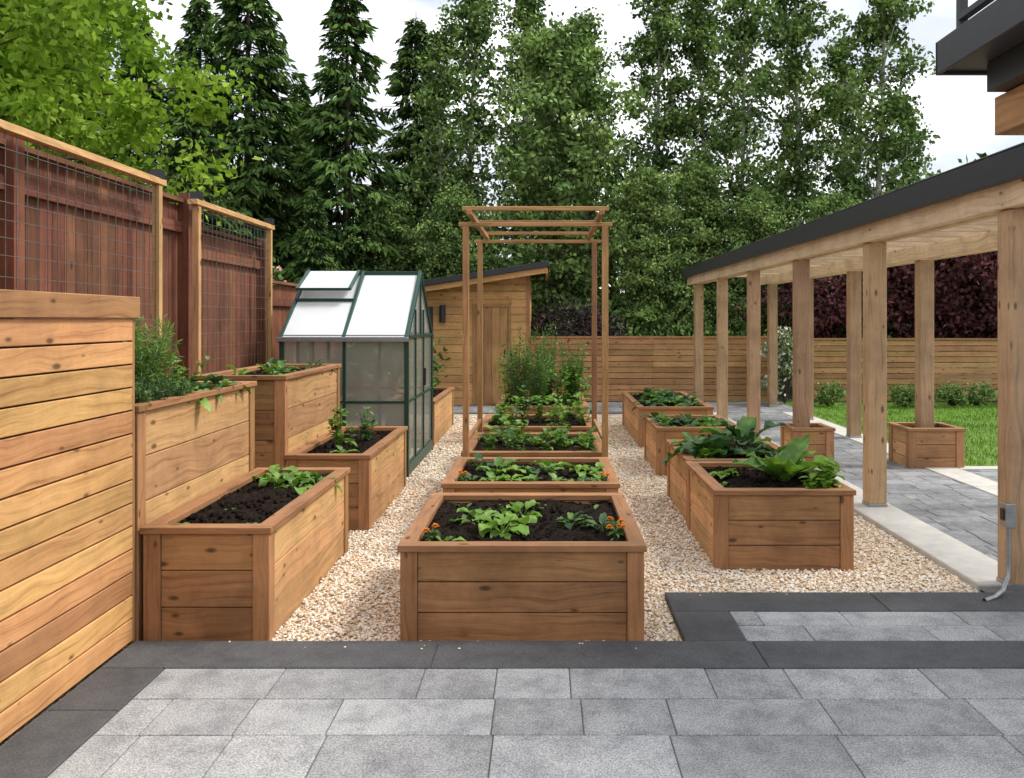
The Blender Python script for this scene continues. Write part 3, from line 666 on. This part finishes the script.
# ------------------------------------------------------------ trees
def deciduous(name,seed,H,R,z0,nl,nleaf,ls,mats,elev=(.5,1.0),sig=.25,shape=None,tr=.013,mixd=.45):
    r=np.random.default_rng(seed); m=MB(); k=9
    wob=np.cumsum(r.normal(0,.05,(k,2)),0); tp=[(wob[i,0],wob[i,1],H*i/(k-1)) for i in range(k)]
    m.tube(tp,[H*tr*(1-.9*i/(k-1)) for i in range(k)],8,0)
    cl=[];cm=[];cs=[]
    for i in range(nl):
        t=(i+.5)/nl; zt=z0+(1-z0)*t; prof=shape(t) if shape else math.sin(PI*(t*.85+.12))**.7
        L=R*prof*r.uniform(.5,1.3); az=i*2.4+r.normal(0,.3); el=r.uniform(*elev)
        f=zt*(k-1); a=int(min(f,k-2)); p0=np.array(tp[a])*(1-(f-a))+np.array(tp[a+1])*(f-a)
        d=np.array([math.cos(az)*math.cos(el),math.sin(az)*math.cos(el),math.sin(el)])
        p1=p0+d*L*.5; p2=p0+d*L+np.array([0,0,-.08*L])
        m.tube([p0,p1,p2],[.012*H*.25+.008,.015,.005],5,0)
        sh=r.random()
        for q in range(6):
            s_=r.uniform(.25,1.05); c=p0*(1-s_)+p2*s_+r.normal(0,.14*L+.05,3)*[1,1,.7]
            if q%2==0: m.tube([p0*(1-s_*.8)+p2*s_*.8,c],[.008,.003],3,0)
            cl.append(c); cm.append(1 if (sh*.6+r.random()*.4)>mixd else 2); cs.append(r.uniform(.45,1.2)*sig)
    cl=np.array(cl);cm=np.array(cm);cs=np.array(cs)
    T=r.integers(0,len(cl),nleaf); C=cl[T]+r.normal(0,1,(nleaf,3))*cs[T][:,None]*[1,1,.6]
    D=r.normal(size=(nleaf,3))+[0,0,-.5]
    m.leaves(C,D,r.uniform(.7,1.3,nleaf)*ls,r.uniform(.5,.8,nleaf)*ls,cm[T],r)
    return m.build(name,mats)
def conifer(name,seed,H,R,z0=.05,dz=.29):
    r=np.random.default_rng(seed); m=MB()
    m.tube([(0,0,0),(0,0,H*.5),(0,0,H)],[H*.016,H*.009,.01],8,0)
    z=z0*H; CC=[];DD=[];MM=[];LL=[]
    while z<H-.1:
        t=(z/H-z0)/(1-z0); nb=int(r.integers(6,9))
        for i in range(nb):
            L=max(.12,R*(1-t)**.75*r.uniform(.5,1.2)); az=r.uniform(0,6.28); up=.35*t-.1; zz=z+r.uniform(-.12,.12)
            a=np.array([math.cos(az),math.sin(az),0]); 
            def P(s): return np.stack([a[0]*L*s,a[1]*L*s,zz+L*(up*s-.42*s**2+.22*s**3*1.0)],-1)
            m.tube([P(np.float64(0)),P(np.float64(.5)),P(np.float64(1))],[.02,.012,.004],3,0)
            n=int(12+L*46); s_=r.uniform(.12,1.0,n)**.75; base=P(s_)
            side=np.array([-a[1],a[0],0]); off=r.normal(0,1,n)*(.22*L*(1-s_*.75)+.04)
            base=base+side*off[:,None]; base[:,2]+=-np.abs(off)*.35-r.uniform(0,.12,n)
            d=a[None]*r.uniform(.2,1,n)[:,None]+side*np.sign(off)[:,None]*r.uniform(0,.9,n)[:,None]+np.array([0,0,-1])*r.uniform(.2,1.0,n)[:,None]
            CC.append(base);DD.append(d);MM.append(np.where(s_>.72,2,1)); LL.append(r.uniform(.15,.30,n))
        z+=dz*r.uniform(.7,1.2)*(1-.4*t)
    C=np.concatenate(CC);m.leaves(C,np.concatenate(DD),np.concatenate(LL),np.concatenate(LL)*.32,np.concatenate(MM),r)
    return m.build(name,mats=[M_bark,L_con,L_con2])
def put(o,x,y,z=0,s=1,rot=None,sz=None):
    o.location=(x,y,z); o.scale=(s,s,sz or s); o.rotation_euler=(0,0,random.uniform(0,6.28) if rot is None else rot)
def dup(o,x,y,z=0,s=1,sz=None):
    n=bpy.data.objects.new(o.name.split('.')[0],o.data); COL.objects.link(n); put(n,x,y,z,s,None,sz); return n
c1=conifer('conifer_tree',1,10.5,2.4); c2=conifer('conifer_tree',2,9.5,2.15); c3=conifer('conifer_tree',3,11.5,2.5)
put(c1,PX(248,20),20,0,1.03); put(c2,PX(347,19),19,0,1.0); put(c3,PX(200,23),23,0,.93)
for o,px,Y,s in ((c3,140,22,.85),(c1,416,24,1.0),(c2,300,22,.84),(c3,80,24,1.0),(c2,20,22,1.1),(c1,190,17,.66),(c2,315,17.5,.46),(c2,378,20,.55),(c2,545,27,.9)):
    dup(o,PX(px,Y),Y,0,s)
pop=lambda t: (.55+.6*math.sin(PI*min(1,t*.95+.1)))*(1-t*.5)
d1=deciduous('poplar_tree',11,11.5,1.75,.12,44,12500,.135,[M_birch,L_dec,L_dec2],(.6,1.15),.20,pop,.009)
d2=deciduous('poplar_tree',12,10.5,1.45,.12,38,9500,.135,[M_birch,L_dec,L_dec2],(.6,1.15),.18,pop,.009)
d3=deciduous('broadleaf_tree',13,7.9,2.0,.08,60,22000,.135,[M_bark,L_dec,L_dec2],(.3,1.0),.24,None,.012,.35)
put(d1,PX(875,20),20,0,.98); put(d2,PX(742,20.5),20.5); put(d3,PX(565,19.5),19.5,0,1.03)
for o,px,Y,s in ((d1,652,22,1.0),(d2,700,23,1.12),(d1,800,22,1.05),(d2,472,22,1.05),(d2,438,20,.82),(d1,520,24,1.0),(d2,845,24,.9),(d2,908,23,.72),(d1,590,25,.92),(d3,690,20,.66),(d3,460,18,.55),(d3,640,19,.62),(d3,840,19,.55),(d3,760,19,.55),(d3,915,21,.55),(d3,390,19,.55)):
    dup(o,PX(px,Y),Y,0,s)
mp=deciduous('maple_tree',21,5.4,2.45,.38,50,44000,.10,[M_bark,L_map,L_map2],(-.1,.7),.19,lambda t: math.sin(PI*(t*.7+.25))**.6,.016,.36)
put(mp,-6.2,8.5,.4,1.0,0)
mp2=dup(mp,-8.2,11.5,0,1.12)
pm=deciduous('purple_leaf_tree',31,3.3,1.5,.2,34,11000,.13,[M_bark,L_pur,L_pur],(0,.9),.24,None,.015)
put(pm,PX(965,18),18,0,1)
for px,Y,s in ((900,18.5,.95),(1030,17.8,1.05),(820,18.6,.8),(1090,19,1.1)): dup(pm,PX(px,Y),Y,0,s)
def shrub(name,seed,r,h,n,ls,mats,p1=.5):
    g_=np.random.default_rng(seed); m=MB(); k=26
    a=g_.uniform(0,6.28,k); rr=r*np.sqrt(g_.random(k)); c=np.stack([np.cos(a)*rr,np.sin(a)*rr,h*g_.uniform(.2,.95,k)*(1-.35*rr/r)],1)
    for q in c: m.tube([(0,0,0),tuple(q*[.5,.5,.6]),tuple(q)],[.015,.01,.003],4,0)
    T=g_.integers(0,k,n); C=c[T]+g_.normal(0,1,(n,3))*r*.2*[1,1,.8]; C[:,2]=np.maximum(C[:,2],.02)
    m.leaves(C,g_.normal(size=(n,3))+[0,0,.3],g_.uniform(.7,1.3,n)*ls,ls*.5,1+(g_.random(n)<p1),g_); return m.build(name,mats)
sh=shrub('dark_shrub',41,.9,2.3,4800,.11,[M_bark,L_drk,L_drk]); put(sh,PX(558,17.4),17.4)
dup(sh,PX(592,17.6),17.6,0,.95); 
sg=shrub('garden_shrub',42,.8,1.7,3600,.12,[M_bark,L_dec2,L_con2]); put(sg,PX(640,17.8),17.8)
for px,Y,s in ((690,18,1.1),(740,18,1.0),(475,18.5,1.5),(390,14,1.1),(330,14.5,1.3),(300,13.5,1.25),(860,18.4,1.2),(620,18.6,1.4),(270,14,1.5)): dup(sg,PX(px,Y),Y,0,s)
sw=shrub('white_flowering_shrub',43,.40,1.75,2400,.09,[M_bark,L_dec,L_wht],.4); put(sw,PX(785,15.8),15.8)
sp=shrub('pink_flowering_shrub',45,.6,2.95,2800,.10,[M_bark,L_dec2,L_pink],.35); put(sp,-3.85,11.0)
ss=shrub('low_shrub',44,.2,.5,700,.07,[M_bark,L_herb,L_dec]); put(ss,PX(905,15.2),15.2)
for px in (925,952,980,830,1010): dup(ss,PX(px,15.3),15.3,0,random.uniform(.8,1.2))
r=np.random.default_rng(77); m=MB(); n=50000
X_=r.uniform(-26,30,n); Yb=30+r.uniform(0,3,n)
hh=5.2+1.4*np.sin(X_*.9)+1.0*np.sin(X_*2.3+1)+.7*np.sin(X_*5.1)
Z=hh*r.random(n)**.8; m.leaves(np.stack([X_,Yb,Z],1),r.normal(size=(n,3)),r.uniform(.25,.5,n),r.uniform(.15,.3,n),r.integers(0,2,n),r)
for x in np.arange(-26,30,1.3): m.tube([(x,30.5,0),(x+random.uniform(-.3,.3),30.5,6)],[.14,.04],5,2)
m.build('background_trees',[L_con,L_dec2,M_bark])

# ------------------------------------------------------------ light, world, camera
sd=Vector((.60,.08,.80)).normalized()
sun=bpy.data.lights.new('sun','SUN'); sun.energy=3.3; sun.angle=math.radians(14); sun.color=(1,.95,.87)
so=bpy.data.objects.new('sun',sun); COL.objects.link(so); so.rotation_euler=sd.to_track_quat('Z','Y').to_euler(); so.location=(5,5,12)
w=bpy.data.worlds.new('World'); S.world=w; w.use_nodes=True; ns=w.node_tree.nodes; ls=w.node_tree.links
sk=ns.new('ShaderNodeTexSky'); sk.sky_type='NISHITA'; sk.sun_disc=False; sk.sun_elevation=math.asin(sd.z); sk.sun_rotation=math.atan2(sd.x,sd.y); sk.dust_density=1.5
tc=ns.new('ShaderNodeTexCoord'); mpn=ns.new('ShaderNodeMapping'); mpn.inputs['Scale'].default_value=(1,1,2.6); ls.new(tc.outputs['Generated'],mpn.inputs[0])
nz=node(ns,'ShaderNodeTexNoise',i_Scale=2.6,i_Detail=7.0,i_Roughness=.55); ls.new(mpn.outputs[0],nz.inputs[0])
rp=ramp(ns,[(.30,(.45,.45,.45)),(.50,(1,1,1))]); ls.new(nz.outputs[0],rp.inputs[0])
n2=node(ns,'ShaderNodeTexNoise',i_Scale=5.0,i_Detail=6.0); ls.new(mpn.outputs[0],n2.inputs[0])
rc=ramp(ns,[(.38,(.54,.58,.64)),(.62,(.95,.96,.98))]); ls.new(n2.outputs[0],rc.inputs[0])
cc=mixc(ns,ls,1.0,rc.outputs[0],(11,11,11),'MULTIPLY')
c=mixc(ns,ls,rp.outputs[0],sk.outputs[0],cc)
bg=ns['Background']; ls.new(c,bg.inputs[0]); bg.inputs[1].default_value=.15
cam=bpy.data.cameras.new('camera'); co=bpy.data.objects.new('camera',cam); COL.objects.link(co)
co.location=(0,0,1.6); co.rotation_euler=(PI/2,0,0); cam.sensor_width=36; cam.lens=36*F/1024; cam.shift_x=-33/1024; cam.shift_y=-69/1024; cam.clip_end=1000; cam.clip_start=.05
S.camera=co
